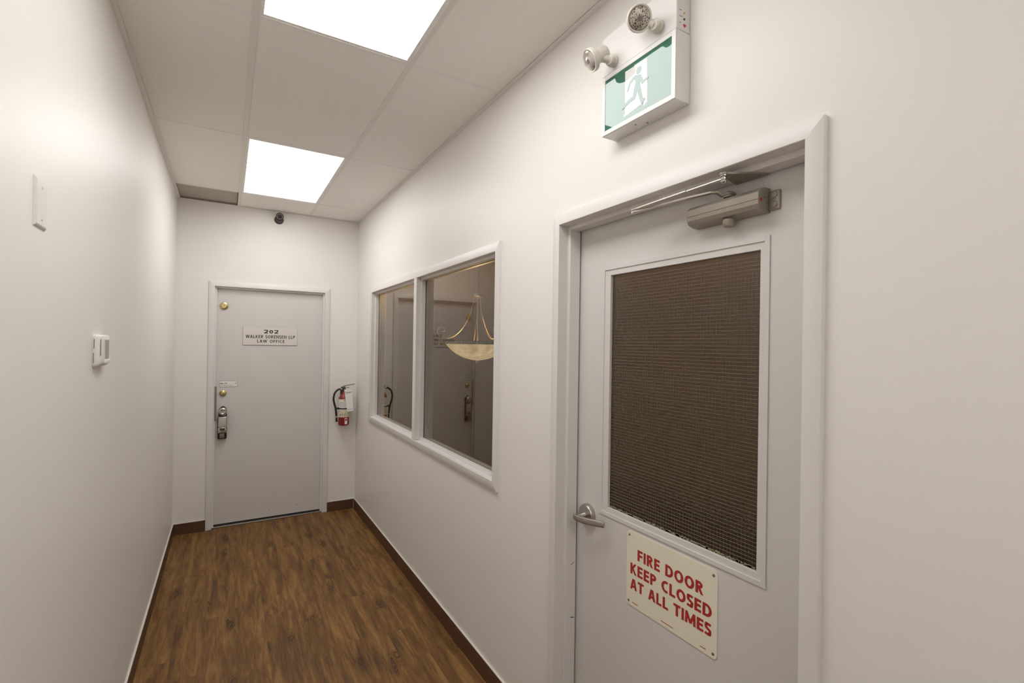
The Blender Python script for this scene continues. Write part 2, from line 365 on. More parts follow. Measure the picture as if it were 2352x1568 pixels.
def smooth2(l):
    return [(p.x, p.y) for p in smooth_pts([(a, b_, 0) for a, b_ in l], 4)]

W, H = 1.543, 2.936
YB = -7.35            # wall behind the camera
TOP = 3.42            # structural deck above the suspended ceiling
XL, XR = 1.078, 0.468
ROWS = [0.0, 0.474, 1.744, 3.002, 4.272, 5.542, 6.812, 7.35]
T = 0.13              # wall thickness
# near door frame opening, window opening, end door opening
D1 = (-4.470, -3.519, 2.181)
D2 = (-1.254, -0.318, 2.190)
WN = (-2.978, -0.608, 1.020, 2.163)

# ------------------------------------------------------------------ structure
b = nb(); box(b, -W-T, 0, YB-T, T, -0.06, -0.008)
floor = obj('floor', b, DARK, kind='structure', label='wood-look vinyl plank floor of the corridor')
pw, pl_ = 0.1524, 1.2192; gap = 0.00012
x = -W; col = 0
meshes = {}
while x < -0.001:
    x1 = min(x+pw, 0.0); y = 0.044 + random.uniform(0.05, 1.15)
    while y > YB:
        ya = max(y-pl_, YB); yb = min(y, 0.0 if not (D2[0] < (x+x1)/2 < D2[1]) else 0.06)
        if yb-ya > 0.01:
            b = nb(); box(b, x+gap, x1-gap, ya+gap, yb-gap, -0.008, 0.0)
            bmesh.ops.bevel(b, geom=[e for e in b.edges if all(v.co.z > -0.001 for v in e.verts)], offset=0.00025, segments=1, affect='EDGES')
            obj('plank', b, PLANK, floor, ang=20)
        y -= pl_
    x += pw
b = nb()
box(b, -W-T, -W, YB-T, T, 0, TOP)
obj('wall_left', b, WALL, kind='structure', label='long glossy off-white left wall of the corridor')
def wall_x(bm, x0, x1, ya, yb, holes, z1=TOP):
    """wall along y with rectangular holes (y0,y1,z0,z1)"""
    ys = sorted(set([ya, yb]+[h[0] for h in holes]+[h[1] for h in holes]))
    for a, c in zip(ys, ys[1:]):
        hs = [h for h in holes if h[0] <= a+1e-6 and h[1] >= c-1e-6]
        if not hs: box(bm, x0, x1, a, c, 0, z1)
        else:
            h = hs[0]
            if h[2] > 0: box(bm, x0, x1, a, c, 0, h[2])
            box(bm, x0, x1, a, c, h[3], z1)
b = nb(); wall_x(b, 0, T, YB-T, T, [(D1[0]-.02, D1[1]+.02, 0, D1[2]+.02), (WN[0]-.02, WN[1]+.02, WN[2]-.02, WN[3]+.02)])
bmesh.ops.remove_doubles(b, verts=b.verts[:], dist=1e-5)
obj('wall_right', b, WALL, kind='structure', label='off-white right wall with the fire door and interior window')
b = nb()
box(b, -W, D2[0]-.02, 0, T, 0, H); box(b, D2[1]+.02, 0, 0, T, 0, H); box(b, D2[0]-.02, D2[1]+.02, 0, T, D2[2]+.02, H)
bmesh.ops.remove_doubles(b, verts=b.verts[:], dist=1e-5)
we = obj('wall_end', b, WALL, kind='structure', label='off-white end wall around the grey door at the far end')
b = nb(); box(b, -W, 0, 0, T, H, TOP); obj('bare_drywall', b, BARE, we, label='unpainted drywall above the ceiling line')
b = nb(); box(b, -W, 0, YB-T, YB, 0, TOP)
obj('wall_back', b, WALL, kind='structure', label='off-white wall closing the corridor behind the viewpoint')

# suspended ceiling: deck, tiles, grid
b = nb(); box(b, -W-T, 3.2, YB-T, T, TOP, TOP+.08)
ceil = obj('ceiling', b, DECK, kind='structure', label='suspended ceiling of large pale tiles in a white grid')
cols = [(-W, -XL), (-XL, -XR), (-XR, 0.0)]
bw = 0.012
b = nb(); box(b, -W+.002, -XL-.016, -ROWS[1]+.002, -.002, H+.016, H+.026); obj('bare_board', b, BARE, ceil, label='grey bare board above the missing ceiling tile')
LIGHTS = {(1, 1), (1, 3)}; LIGHT_BACK = {(1, 5)}; HOLE = {(0, 0)}
for r in range(len(ROWS)-1):
    for c, (xa, xb) in enumerate(cols):
        if (c, r) in LIGHTS | LIGHT_BACK | HOLE: continue
        b = nb(); box(b, xa+.004, xb-.004, -ROWS[r+1]+.004, -ROWS[r]-.004, H+.0022, H+.018)
        obj('ceiling_tile', b, TILE, ceil)
for x in (-XL, -XR):
    b = nb(); box(b, x-bw, x+bw, YB+.001, -.001, H, H+.002); box(b, x-.001, x+.001, YB+.001, -.001, H+.002, H+.038)
    obj('grid_runner', b, RUNNER, ceil)
for r in ROWS[1:-1]:
    for c, (xa, xb) in enumerate(cols):
        a = xa+(bw if c else .022); d = xb-(bw if c < 2 else .022)
        b = nb(); box(b, a, d, -r-bw, -r+bw, H+.0004, H+.0022); box(b, a, d, -r-.001, -r+.001, H+.0022, H+.030)
        obj('cross_tee', b, GRID, ceil)
for nm, (x0, x1, y0, y1) in dict(a=(-W, -W+.022, YB, 0), b=(-.022, 0, YB, 0), c=(-W+.022, -.022, -.022, 0), d=(-W+.022, -.022, YB, YB+.022)).items():
    b = nb(); box(b, x0, x1, y0, y1, H-.0015, H)
    if nm == 'a': box(b, -W, -W+.001, y0, y1, H, H+.022)
    elif nm == 'b': box(b, -.001, 0, y0, y1, H, H+.022)
    obj('wall_angle', b, GRID, ceil)

# baseboards with a bead of caulk on top
def baseboard(name, x0, x1, y0, y1, caulk, label, h=.096):
    b = nb(); box(b, x0, x1, y0, y1, 0.0, h, .001, 1)
    o = obj(name, b, BASE, kind='structure', label=label)
    b = nb(); box(b, *caulk, h, h+.0025, .0008, 1); obj('caulk_bead', b, CAULK, o)
    return o
baseboard('baseboard_left', -W, -W+.012, YB, 0, (-W, -W+.010, YB, 0), 'dark brown baseboard along the left wall')
bl = baseboard('baseboard_end', -W+.012, D2[0]-.047, -.012, 0, (-W+.01, D2[0]-.047, -.010, 0), 'dark brown baseboard left of the end door')
br_ = baseboard('baseboard_end', D2[1]+.047, -.012, -.012, 0, (D2[1]+.047, -.01, -.010, 0), 'short dark brown baseboard right of the end door')
brr = baseboard('baseboard_right', -.012, 0, D1[1]+.044, 0, (-.010, 0, D1[1]+.044, 0), 'dark brown baseboard along the right wall')
b = nb(); box(b, -.0145, -.0115, -.0145, -.0115, 0, .096); obj('corner_joint', b, CAULK, brr)
baseboard('baseboard_right', -.012, 0, YB, D1[0]-.044, (-.010, 0, YB, D1[0]-.044), 'dark brown baseboard right of the fire door')

# ------------------------------------------------------------------ frames
def frame_seg(segs, prof, corners, place, mats, parent, names, closed=False):
    """corners: list of function u->(a,z) ; place(a,z,w)->xyz ; one object per side"""
    n = len(corners)
    for i in range(n if closed else n-1):
        bm = nb(); A = [bm.verts.new(place(*corners[i](u), w_)) for u, w_ in prof]; B = [bm.verts.new(place(*corners[(i+1) % n](u), w_)) for u, w_ in prof]
        m = len(prof)
        for k in range(m): bm.faces.new([A[k], A[(k+1) % m], B[(k+1) % m], B[k]])
        bm.faces.new(A); bm.faces.new(B)
        obj(names[i], bm, mats, parent, ang=28)
def rprof(uo, face, rev, stop, d2, back, r=.004):
    # rounded hollow-metal profile, w = depth (negative = proud of the wall)
    P = [(uo, back), (uo, 0.0005)]
    P += [(uo, face+r), (uo-r*.3, face+r*.3), (uo-r, face)]
    P += [(.0015, face), (0, face+.0015), (0, rev), (-.0145, rev), (-.016, rev+.0015), (-.016, d2), (0, d2), (0, back)]
    return P

# ---- near fire door
d1 = thing('door_1', (0.06, -3.995, 0), 'grey fire door with a wired-glass panel in a wide steel frame', kind='structure')
prof = rprof(.042, -.0155, .030, 0, .0800, .128)
y0, y1, zt = D1
plX = lambda a, z, w_: (w_, a, z)
frame_seg(None, prof, [lambda u: (y1+u, 0), lambda u: (y1+u, zt+u), lambda u: (y0-u, zt+u), lambda u: (y0-u, 0)], plX, FRAME, d1, ['jamb', 'header', 'jamb'])
# slab with the glazed opening
GY0, GY1, GZ0, GZ1 = -4.303, -3.712, 1.092, 1.966
b = nb(); sx0, sx1 = .0875, .131; sy0, sy1, sz0, sz1 = y0+.004, y1-.004, .008, zt-.004
oa, ob, oc, od = -4.318, -3.680, 1.071, 1.989
box(b, sx0, sx1, ob, sy1, sz0, sz1); box(b, sx0, sx1, sy0, oa, sz0, sz1)
box(b, sx0, sx1, oa, ob, sz0, oc); box(b, sx0, sx1, oa, ob, od, sz1)
bmesh.ops.remove_doubles(b, verts=b.verts[:], dist=1e-5)
slab = obj('door_slab', b, DOORP, d1)
def ring(bm, x0, x1, ya, yb, za, zb, wd, bev=.0006):
    """square-section ring in a plane of constant x (inner opening ya..yb, za..zb)"""
    box(bm, x0, x1, yb, yb+wd, za-wd, zb+wd, bev, 1); box(bm, x0, x1, ya-wd, ya, za-wd, zb+wd, bev, 1)
    box(bm, x0, x1, ya, yb, za-wd, za, bev, 1); box(bm, x0, x1, ya, yb, zb, zb+wd, bev, 1)
SY0, SY1, SZ0, SZ1 = -4.3165, -3.6820, 1.0730, 1.9870
b = nb(); ring(b, .0838, .0890, SY0, SY1, SZ0, SZ1, .0140, .0003); obj('glazing_flange', b, DOORP, slab)
for q in ((SY0-.001, SY1+.001, SZ0-.001, GZ0), (SY0-.001, SY1+.001, GZ1, SZ1+.001), (SY0-.001, GY0, GZ0, GZ1), (GY1, SY1+.001, GZ0, GZ1)):
    b = nb(); box(b, .0872, .0985, q[0], q[1], q[2], q[3], .0006, 1); obj('glazing_bead', b, DOORP, slab)
b = nb(); box(b, .0985, .1045, GY0, GY1, GZ0, GZ1); obj('glass_pane', b, OBSC, slab)
def wires(ya, yb, za, zb, xc, pitch, r, m, parent, rv=1.0):
    bm = nb()
    k = za+pitch*.6
    while k < zb: box(bm, xc-r, xc+r, ya, yb, k-r, k+r); k += pitch
    k = ya+pitch*.6
    while k < yb: box(bm, xc+r*1.0, xc+(1+2*rv)*r, k-r*rv, k+r*rv, za, zb); k += pitch
    return obj('wire_mesh', bm, m, parent, ang=10, kind='stuff')
wires(GY0, GY1, GZ0, GZ1, .0972, .0112, .00030, WIRE, slab, .38)
# old putty flakes along the bottom bead
b = nb()
for k in range(170):
    yy = random.uniform(GY0+.01, GY1-.01); l = random.uniform(.003, .010); hh = random.uniform(.001, .0075)
    box(b, .0955, .0975, yy, yy+l, GZ0+.0005, GZ0+.0015+hh, .0003, 1)
box(b, .0955, .0980, GY0, GY1, GZ0, GZ0+.0022, .0003, 1)
obj('glazing_putty', b, mat('putty', (0.34, 0.29, 0.18, 1), 0.9, bump=0.5, bscale=600), slab, kind='stuff')
for zc in (0.25, 1.1, 1.95):      # silencers / hinge knuckles hidden on the far side
    b = nb(); cyl(b, (.138, y0+.006, zc-.055), (.138, y0+.006, zc+.055), .007, ch=.001); obj('hinge', b, SATIN, d1)
# lever handle
lev = nb(); lathe(lev, (.0875, -3.604, 1.034), (-1, 0, 0), [(0, .0405), (.003, .0415), (.018, .0395), (.0205, .0375), (.0210, 0)], 40)
rose = obj('lever_handle', lev, SATIN, d1)
b = nb(); lathe(b, (.068, -3.600, 1.030), (-1, 0, 0), [(0, .013), (.012, .012), (.020, .0105), (.036, .010), (.036, 0)], 24); obj('neck', b, SATIN, rose)
def lsec(t):
    h = .0120-.002*abs(2*t-1)**3; tk = .0048
    if t < .06: tk *= .6+.4*t/.06; h *= .75+.25*t/.06
    return [(tk*s*abs(math.cos(a))**.5*(1 if math.cos(a) >= 0 else -1), h*abs(math.sin(a))**.6*(1 if math.sin(a) >= 0 else -1)) for a in [2*math.pi*k/20 for k in range(20)] for s in (1,)]
b = nb(); sweep(b, smooth_pts([(.0300, -3.582, 1.029), (.0262, -3.592, 1.029), (.0255, -3.612, 1.029), (.0300, -3.640, 1.030), (.0385, -3.667, 1.031), (.0475, -3.690, 1.032), (.0545, -3.709, 1.033), (.0590, -3.726, 1.0335)], 8), lsec)
obj('lever', b, SATIN, rose)
b = nb(); box(b, .0840, .0875, y1-.006, y1-.003, .95, 1.10); obj('latch_edge', b, STEEL, d1)
# scuffs on the frame
b = nb()
for (yy, zz, dy, dz) in ((-3.528, .81, .012, .010), (-3.532, .60, .014, -.004), (-3.527, .985, .002, .012)):
    prism(b, [(.055, yy-.0075, zz), (.072, yy-.0075, zz+dz), (.073, yy-.0075, zz+dz+.002), (.056, yy-.0075, zz+.003)], (0, .0004, 0))
obj('scuff_mark', b, MARK, d1)

# door closer
cl = nb(); yL, yR = -4.328, -4.098
sec = [(.0875, 2.060), (.060, 2.060), (.040, 2.066), (.034, 2.077), (.033, 2.087), (.0345, 2.0880), (.0345, 2.0892), (.033, 2.0902), (.033, 2.108), (.043, 2.118), (.060, 2.1245), (.0875, 2.1245)]
A = [cl.verts.new((x_, yL, z_)) for x_, z_ in sec]
Bv = [cl.verts.new((x_+.002 if x_ < .08 else x_, yR-.004, z_)) for x_, z_ in sec]
ctr = (.070, 2.092); Cv = [cl.verts.new((x_+(ctr[0]-x_)*.12 if x_ < .08 else x_, yR, z_+(ctr[1]-z_)*.12)) for x_, z_ in sec]
for P_, Q_ in ((A, Bv), (Bv, Cv)):
    for k in range(len(sec)): cl.faces.new([P_[k], P_[(k+1) % len(sec)], Q_[(k+1) % len(sec)], Q_[k]])
cl.faces.new(A); cl.faces.new(Cv)
clo = obj('door_closer', cl, ALU, d1, ang=20, label='grey metal door closer body')
b = nb(); box(b, .080, .0875, -4.358, -4.327, 2.064, 2.116, .004, 3); 
cyl(b, (.080, -4.343, 2.104), (.0775, -4.343, 2.104), .0085, seg=20, ch=.0008); cyl(b, (.080, -4.343, 2.078), (.0775, -4.343, 2.078), .0085, seg=20, ch=.0008)
obj('mounting_foot', b, ALU, clo)
b = nb(); cyl(b, (.045, -4.3282, 2.090), (.045, -4.3298, 2.090), .0042, seg=14); obj('valve_screw', b, REDINK, clo, label='red-ringed adjusting screw')
b = nb(); cyl(b, (.060, -4.3282, 2.098), (.060, -4.3295, 2.098), .0022, seg=10); cyl(b, (.072, -4.3282, 2.086), (.072, -4.3295, 2.086), .003, seg=10); obj('valve_screw', b, STEEL, clo)
b = nb(); lathe(b, (.062, -4.224, 2.061), (0, 0, -1), [(0, .0165), (.004, .0165), (.004, .0172), (.018, .0150), (.0205, .013), (.0205, 0)], 28); obj('spindle_cap', b, ALU, clo)
b = nb(); lathe(b, (.063, -4.222, 2.124), (0, 0, 1), [(0, .015), (.004, .015), (.006, .018), (.011, .018), (.014, .013), (.017, .007), (.018, 0)], 28); obj('spindle', b, ALUD, clo)
flat = lambda a, h: [(-a, -h), (a, -h), (a, h), (-a, h)]
b = nb(); sweep(b, [(.064, -4.216, 2.133), (.056, -4.203, 2.133), (.045, -4.197, 2.141), (.036, -4.185, 2.143), (.020, -4.120, 2.142), (.000, -4.020, 2.139), (-.019, -3.934, 2.137)], flat(.0075, .0025)); obj('lower_arm', b, ARM, clo, ang=20)
b = nb(); sweep(b, smooth_pts([(-.021, -3.928, 2.142), (-.0215, -3.950, 2.143), (-.021, -4.0, 2.1445), (-.019, -4.142, 2.148)], 4), lambda t: ell(.0075-.0022*min(1, t*2.2), .0028+.0020*min(1, t*2.2), 12)); obj('arm_tube', b, ARM, clo)
b = nb(); tube(b, [(-.019, -4.140, 2.148), (-.0165, -4.257, 2.151)], .0030, 10); obj('arm_rod', b, ARM, clo)
b = nb(); cyl(b, (-.020, -3.932, 2.131), (-.020, -3.932, 2.148), .0062, seg=16, ch=.001); obj('elbow_rivet', b, ARM, clo)
b = nb(); cyl(b, (-.0195, -4.060, 2.149), (-.0195, -4.060, 2.156), .0028, seg=10); obj('set_screw', b, ARM, clo)
b = nb(); lathe(b, (-.0165, -4.262, 2.1385), (0, 0, 1), [(0, 0), (0, .005), (.003, .0075), (.005, .0085), (.0065, .0085), (.0065, .0055), (.0085, .0055), (.010, .008), (.014, .008), (.014, .0055), (.0165, .0055), (.0185, .0095), (.022, .0095), (.022, 0)], 24); obj('pivot_bolt', b, CHROME, clo)
b = nb()
nose = [(-.0165+.0115*math.cos(a), -4.262+.0115*math.sin(a)) for a in [math.radians(d) for d in range(100, 290, 19)]]
pts = [(x_, y_, 2.1655) for x_, y_ in [(.082, -4.232), (.060, -4.236), (.020, -4.246)] + nose + [(.030, -4.306), (.080, -4.331)]]
prism(b, pts, (0, 0, -.0050)); 
obj('bracket_plate', b, ALUD, clo, ang=25)
b = nb(); 
for q in ((.066, -4.252), (.062, -4.312)): cyl(b, (q[0], q[1], 2.1605), (q[0], q[1], 2.158), .0045, seg=14)
obj('bracket_screw', b, STEEL, clo)

# ---- window with mullion
w1 = thing('window_1', (0.05, -1.79, 1.0), 'two-pane interior window in a white steel frame on the right wall', kind='structure')
wy0, wy1, wz0, wz1 = WN
wprof = rprof(.046, -.0125, .022, 0, .050, .128, r=.0015)
frame_seg(None, wprof, [lambda u: (wy1+u, wz0-u), lambda u: (wy1+u, wz1+u), lambda u: (wy0-u, wz1+u), lambda u: (wy0-u, wz0-u)], plX, FRAME, w1, ['jamb', 'header', 'jamb', 'sill'], closed=True)
MY0, MY1 = -1.828, -1.772
b = nb(); box(b, -.0125, .128, MY0, MY1, wz0+.0005, wz1-.0005, .0015, 1); box(b, .022, .050, MY0-.016, MY1+.016, wz0+.016, wz1-.016, .001, 1)
obj('mullion', b, FRAME, w1)
for (a, c) in ((wy0+.0005, MY0-.001), (MY1+.001, wy1-.0005)):
    b = nb(); box(b, .0515, .0575, a, c, wz0+.0005, wz1-.0005)
    pane = obj('glass_pane', b, GLASS, w1)
    wires(a+.001, c-.001, wz0+.002, wz1-.002, .0612, .0127, .00011, WIRED, pane)
for (a, c) in ((wy0+.0005, MY0-.001), (MY1+.001, wy1-.0005)):
    b = nb(); ring(b, .063, .078, a+.016, c-.016, wz0+.016, wz1-.016, .0155, .0008); obj('glazing_bead', b, FRAME, w1)

# ---- end door
d2 = thing('door_2', (-.786, .05, 0), 'plain grey steel door at the far end of the corridor', kind='structure')
plY = lambda a, z, w_: (a, w_, z)
prof2 = rprof(.046, -.0125, .018, 0, .0445, .128, r=.002)
x0, x1, z2 = D2
frame_seg(None, prof2, [lambda u: (x0-u, .002), lambda u: (x0-u, z2+u), lambda u: (x1+u, z2+u), lambda u: (x1+u, .002)], plY, FRAME, d2, ['jamb', 'header', 'jamb'])
b = nb(); box(b, x0+.004, x1-.004, .047, .091, .024, z2-.004, .001, 1); s2 = obj('door_slab', b, DOORP, d2)
b = nb(); box(b, x0+.002, x1-.002, .014, .060, .0, .010, .002, 1); obj('threshold', b, STEEL, d2, label='worn metal threshold strip')
b = nb(); box(b, x0+.004, x1-.004, .050, .088, .0101, .0239); obj('gap_shade', b, BLACK, d2)  # black filler paints the shade in the gap under the slab
b = nb()
for (xx, zz, s_) in ((-.790, .080, .012), (-.545, .088, .018)):
    prism(b, [(xx-.002, .0468, zz), (xx+.003, .0468, zz+s_*.3), (xx+.002, .0468, zz+s_), (xx-.001, .0468, zz+s_*.7)], (0, -.0004, 0))
obj('scuff_mark', b, MARK, d2)
def disc_lock(x, z, r, m, nm, prof, parent=d2):
    b = nb(); lathe(b, (x, .047, z), (0, -1, 0), [(t, q*r) for t, q in prof], 32); return obj(nm, b, m, parent)
pp = disc_lock(-1.183, 2.017, .036, BRASS, 'upper_deadbolt', [(0, .95), (.003, 1), (.010, .90), (.014, .62), (.018, .58), (.0215, .50), (.0215, .12), (.019, .10), (.019, 0)])
dd = disc_lock(-1.180, 1.218, .029, BRASS, 'deadbolt', [(0, .95), (.003, 1), (.010, .92), (.014, .68), (.018, .60), (.020, .50), (.020, .12), (.018, .10), (.018, 0)])
for o_, xx, zz in ((pp, -1.183, 2.017), (dd, -1.180, 1.218)):
    b = nb(); box(b, xx-.0012, xx+.0012, .0250, .0262, zz-.005, zz+.005); obj('keyway', b, BLACK, o_)
kb = disc_lock(-1.178, 1.058, .036, CHROME, 'door_knob', [(0, .98), (.004, 1), (.008, .90), (.012, .42), (.030, .38), (.036, .70), (.046, .98), (.058, 1.0), (.066, .86), (.069, .62), (.068, .55), (.067, .0)])
b = nb(); cyl(b, (-1.178, -.0195, 1.058), (-1.178, -.023, 1.058), .010, seg=20, ch=.001); obj('key_cylinder', b, SATIN, kb)
b = nb(); box(b, x0+.0095, x0+.0255, .0140, .0178, .972, 1.284, .0008, 1); obj('latch_guard', b, STEEL, d2, label='narrow steel latch guard on the door edge')

# ------------------------------------------------------------------ ceiling lights
def panel_light(xa, xb, ya, yb, label):
    o = thing('ceiling_light', ((xa+xb)/2, (ya+yb)/2, H), label, 'light', group=None)
    b = nb(); box(b, xa+.010, xb-.010, ya+.010, yb-.010, H+.010, H+.060)
    obj('housing', b, GRID, o)
    b = nb(); fw = .016
    a0, a1, c0, c1 = xa+.010, xb-.010, ya+.010, yb-.010
    for q in ((a0, a0+fw, c0, c1), (a1-fw, a1, c0, c1), (a0+fw, a1-fw, c0, c0+fw), (a0+fw, a1-fw, c1-fw, c1)): box(b, *q, H+.0024, H+.0099)
    obj('trim_frame', b, GRID, o)
    b = nb(); box(b, a0+fw, a1-fw, c0+fw, c1-fw, H+.0030, H+.0099); obj('diffuser', b, PANEL, o)
    return o
xa, xb = -XL, -XR
panel_light(xa, xb, -ROWS[2], -ROWS[1], 'lit rectangular ceiling panel near the far end wall')
panel_light(xa, xb, -ROWS[4], -ROWS[3], 'lit rectangular ceiling panel cut off by the top of the photo')
panel_light(xa, xb, -ROWS[6], -ROWS[5], 'lit rectangular ceiling panel behind the viewpoint, out of the photo')

# ------------------------------------------------------------------ room behind the glass
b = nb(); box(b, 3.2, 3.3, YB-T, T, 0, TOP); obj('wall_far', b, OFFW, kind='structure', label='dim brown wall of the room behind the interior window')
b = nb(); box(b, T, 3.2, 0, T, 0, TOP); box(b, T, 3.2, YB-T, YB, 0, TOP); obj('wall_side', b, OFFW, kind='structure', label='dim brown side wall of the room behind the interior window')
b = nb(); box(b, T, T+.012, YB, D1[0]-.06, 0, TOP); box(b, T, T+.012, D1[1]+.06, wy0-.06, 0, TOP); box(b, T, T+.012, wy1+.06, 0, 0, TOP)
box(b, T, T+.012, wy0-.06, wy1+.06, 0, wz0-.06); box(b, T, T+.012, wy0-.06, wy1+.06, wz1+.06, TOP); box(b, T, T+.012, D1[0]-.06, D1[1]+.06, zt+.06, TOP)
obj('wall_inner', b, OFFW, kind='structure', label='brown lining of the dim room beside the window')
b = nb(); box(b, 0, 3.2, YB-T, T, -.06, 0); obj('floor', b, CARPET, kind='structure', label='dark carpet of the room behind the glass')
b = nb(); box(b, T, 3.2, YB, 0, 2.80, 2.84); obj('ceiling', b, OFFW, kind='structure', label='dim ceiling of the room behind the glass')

# pendant
pc = Vector((.645, -1.495, 0)); zr = 1.700; Rb = .262
pd = thing('pendant_lamp', (pc.x, pc.y, 2.80), 'bowl pendant lamp with scroll arms glowing behind the window glass', 'pendant lamp')
b = nb(); n = 16
def capz(t, h_, a_):      # depth of a spherical cap at relative radius 1-t
    Rs = (a_*a_+h_*h_)/(2*h_); r_ = a_*(1-t); return math.sqrt(Rs*Rs-r_*r_)-(Rs-h_)
pr = [(0, Rb-.012), (0, Rb)] + [(capz(k/n, .132, Rb), Rb*(1-k/n)) for k in range(1, n)] + [(.132, 0)]
pr2 = [(capz(k/n, .120, Rb-.012), (Rb-.012)*(1-k/n)) for k in range(0, n)][::-1]
lathe(b, (pc.x, pc.y, zr), (0, 0, -1), [(.120, 0)]+pr2+pr[1:], 48); obj('glass_bowl', b, BOWL, pd)
b = nb(); lathe(b, (pc.x, pc.y, zr), (0, 0, 1), [(0, Rb-.004), (0, Rb+.004), (.006, Rb+.006), (.022, Rb+.002), (.028, Rb+.005), (.030, Rb-.004), (0, Rb-.006)], 48, caps=False)
rim = obj('rim_band', b, DKGOLD, pd)
b0 = nb(); lathe(b0, (pc.x+Rb+.004, pc.y, zr+.014), (1, 0, 0), [(0, .006), (.003, .005), (.005, 0)], 10)
st0 = obj('stud', b0, GOLD, rim)
c3 = Vector((pc.x, pc.y, 0))-org(pd); c3.z = 0
for k in range(1, 30):
    s_ = st0.copy(); COL.objects.link(s_); s_.parent = rim
    s_.rotation_euler = (0, 0, 2*math.pi*k/30); s_.location = c3 - Matrix.Rotation(2*math.pi*k/30, 3, 'Z') @ c3
b = nb(); lathe(b, (pc.x, pc.y, zr-.132), (0, 0, -1), [(0, .008), (.004, .020), (.010, .020), (.013, .008), (.020, .011), (.027, .011), (.034, .006), (.040, 0)], 20); obj('finial', b, GOLD, pd)
ang0 = math.atan2(.511, -.859)
for k, a in enumerate((ang0, ang0+2*math.pi/3, ang0-2*math.pi/3)):
    d = Vector((math.cos(a), math.sin(a), 0)); P3 = lambda r_, z_: tuple(Vector((pc.x, pc.y, 0))+d*r_+Vector((0, 0, z_)))
    pts = [(.030, 2.10), (.045, 2.02), (.075, 1.93), (.125, 1.84), (.180, 1.78), (.235, 1.752), (.290, 1.750), (.328, 1.780), (.335, 1.820), (.310, 1.842), (.282, 1.830), (.280, 1.806), (.298, 1.800)]
    side = d.cross(Vector((0, 0, 1)))
    b = nb(); sweep(b, smooth_pts([P3(*p) for p in pts], 5), flat(.007, .0035) if False else ell(.0046, .0026, 8), up=side); obj('scroll_arm', b, GOLD, pd)
b = nb(); cyl(b, (pc.x, pc.y, 1.72), (pc.x, pc.y, 2.10), .0055, seg=12); cyl(b, (pc.x-.03, pc.y+.02, 1.70), (pc.x-.004, pc.y, 1.95), .004, seg=10); obj('centre_stem', b, GOLD, pd)
b = nb(); lathe(b, (pc.x, pc.y, 2.09), (0, 0, 1), [(0, .02), (.01, .040), (.03, .040), (.04, .015), (.06, .008), (.69, .008), (.70, .06), (.71, .06)], 20); obj('hub_rod', b, GOLD, pd)
b = nb(); lathe(b, (pc.x, pc.y, 1.605), (0, 0, 1), [(0, .02), (.02, .032), (.05, .032), (.08, .012), (.08, 0)], 16); obj('bulb', b, emis('bulb_warm', (1.0, 0.74, 0.40), 330), pd)

# ------------------------------------------------------------------ exit sign with emergency lamp heads
ex = thing('exit_sign', (0, -3.979, 2.41), 'white emergency light box with green running-man exit sign', 'exit sign')
EY0, EY1 = -4.134, -3.824
b = nb(); box(b, -.060, -.0005, EY0, EY1, 2.410, 2.6118, .0012, 1); obj('sign_box', b, EXITW, ex)
GYa, GYb, GZa, GZb = -4.1185, -3.8355, 2.427, 2.597
b = nb(); ring(b, -.0625, -.0600, GYa, GYb, GZa, GZb, .0150, .0006); obj('bezel', b, EXITW, ex)
fp = nb(); box(fp, -.0612, -.0601, GYa, GYb, GZa, GZb); face = obj('sign_face', fp, GREEN, ex, label='green glossy exit panel')
def fE(u, v): return (-.0613, GYb-u, GZa+v)      # u to the right as seen, v up
GW, GH = GYb-GYa, GZb-GZa
b = nb()
def polyE(bm, pts, t=-.0002, lay=0): prism(bm, [Vector(fE(*p))+Vector((-.0002*lay, 0, 0)) for p in pts], (t, 0, 0))
polyE(b, [(.100, .158), (.178, .158), (.178, .024), (.163, .012), (.160, .024), (.100, .010), (.092, .002), (.100, .018)] if False else [(.094, .157), (.188, .155), (.191, .021), (.1765, .012), (.1745, .024), (.0885, .011), (.0955, .024)])
obj('doorway_symbol', b, EXITWH, face)
b = nb()
def stroke(bm, pts, w0, w1, lay=1):
    for (p, q), (wa, wb) in zip(zip(pts, pts[1:]), [(w0+(w1-w0)*i/(len(pts)-1), w0+(w1-w0)*(i+1)/(len(pts)-1)) for i in range(len(pts)-1)]):
        dx, dy = q[0]-p[0], q[1]-p[1]; L = math.hypot(dx, dy); nx, ny = -dy/L, dx/L
        a = math.atan2(ny, nx); out = []
        for k in range(7): t = a+math.pi*k/6; out.append((p[0]+wa*math.cos(t), p[1]+wa*math.sin(t)))
        for k in range(7): t = a+math.pi+math.pi*k/6; out.append((q[0]+wb*math.cos(t), q[1]+wb*math.sin(t)))
        polyE(bm, out, lay=lay); lay += .25
polyE(b, [(.1545+.0120*math.cos(2*math.pi*k/20), .1335+.0120*math.sin(2*math.pi*k/20)) for k in range(20)], lay=1)
polyE(b, [(.1300, .1235), (.1400, .1255), (.1640, .1160), (.1650, .1080), (.1580, .0860), (.1380, .0860), (.1405, .1050)], lay=1.2)      # trunk
stroke(b, [(.1345, .1190), (.1160, .1100), (.1070, .0900)], .0055, .0040, 1.6)      # trailing arm
stroke(b, [(.1590, .1110), (.1700, .0890), (.1900, .0930)], .0055, .0040, 2.2)      # leading arm
stroke(b, [(.1440, .0880), (.1350, .0570), (.1150, .0535), (.0830, .0440)], .0080, .0050, 2.8)      # back leg
stroke(b, [(.1510, .0880), (.1590, .0600), (.1700, .0280), (.1780, .0330)], .0080, .0040, 3.4)      # front leg
obj('running_man_symbol', b, GREEN, face)
b = nb(); box(b, -.0575, -.0005, EY0+.003, EY1+.008, 2.6160, 2.752, .0015, 1); case = obj('battery_case', b, EXITW, ex)
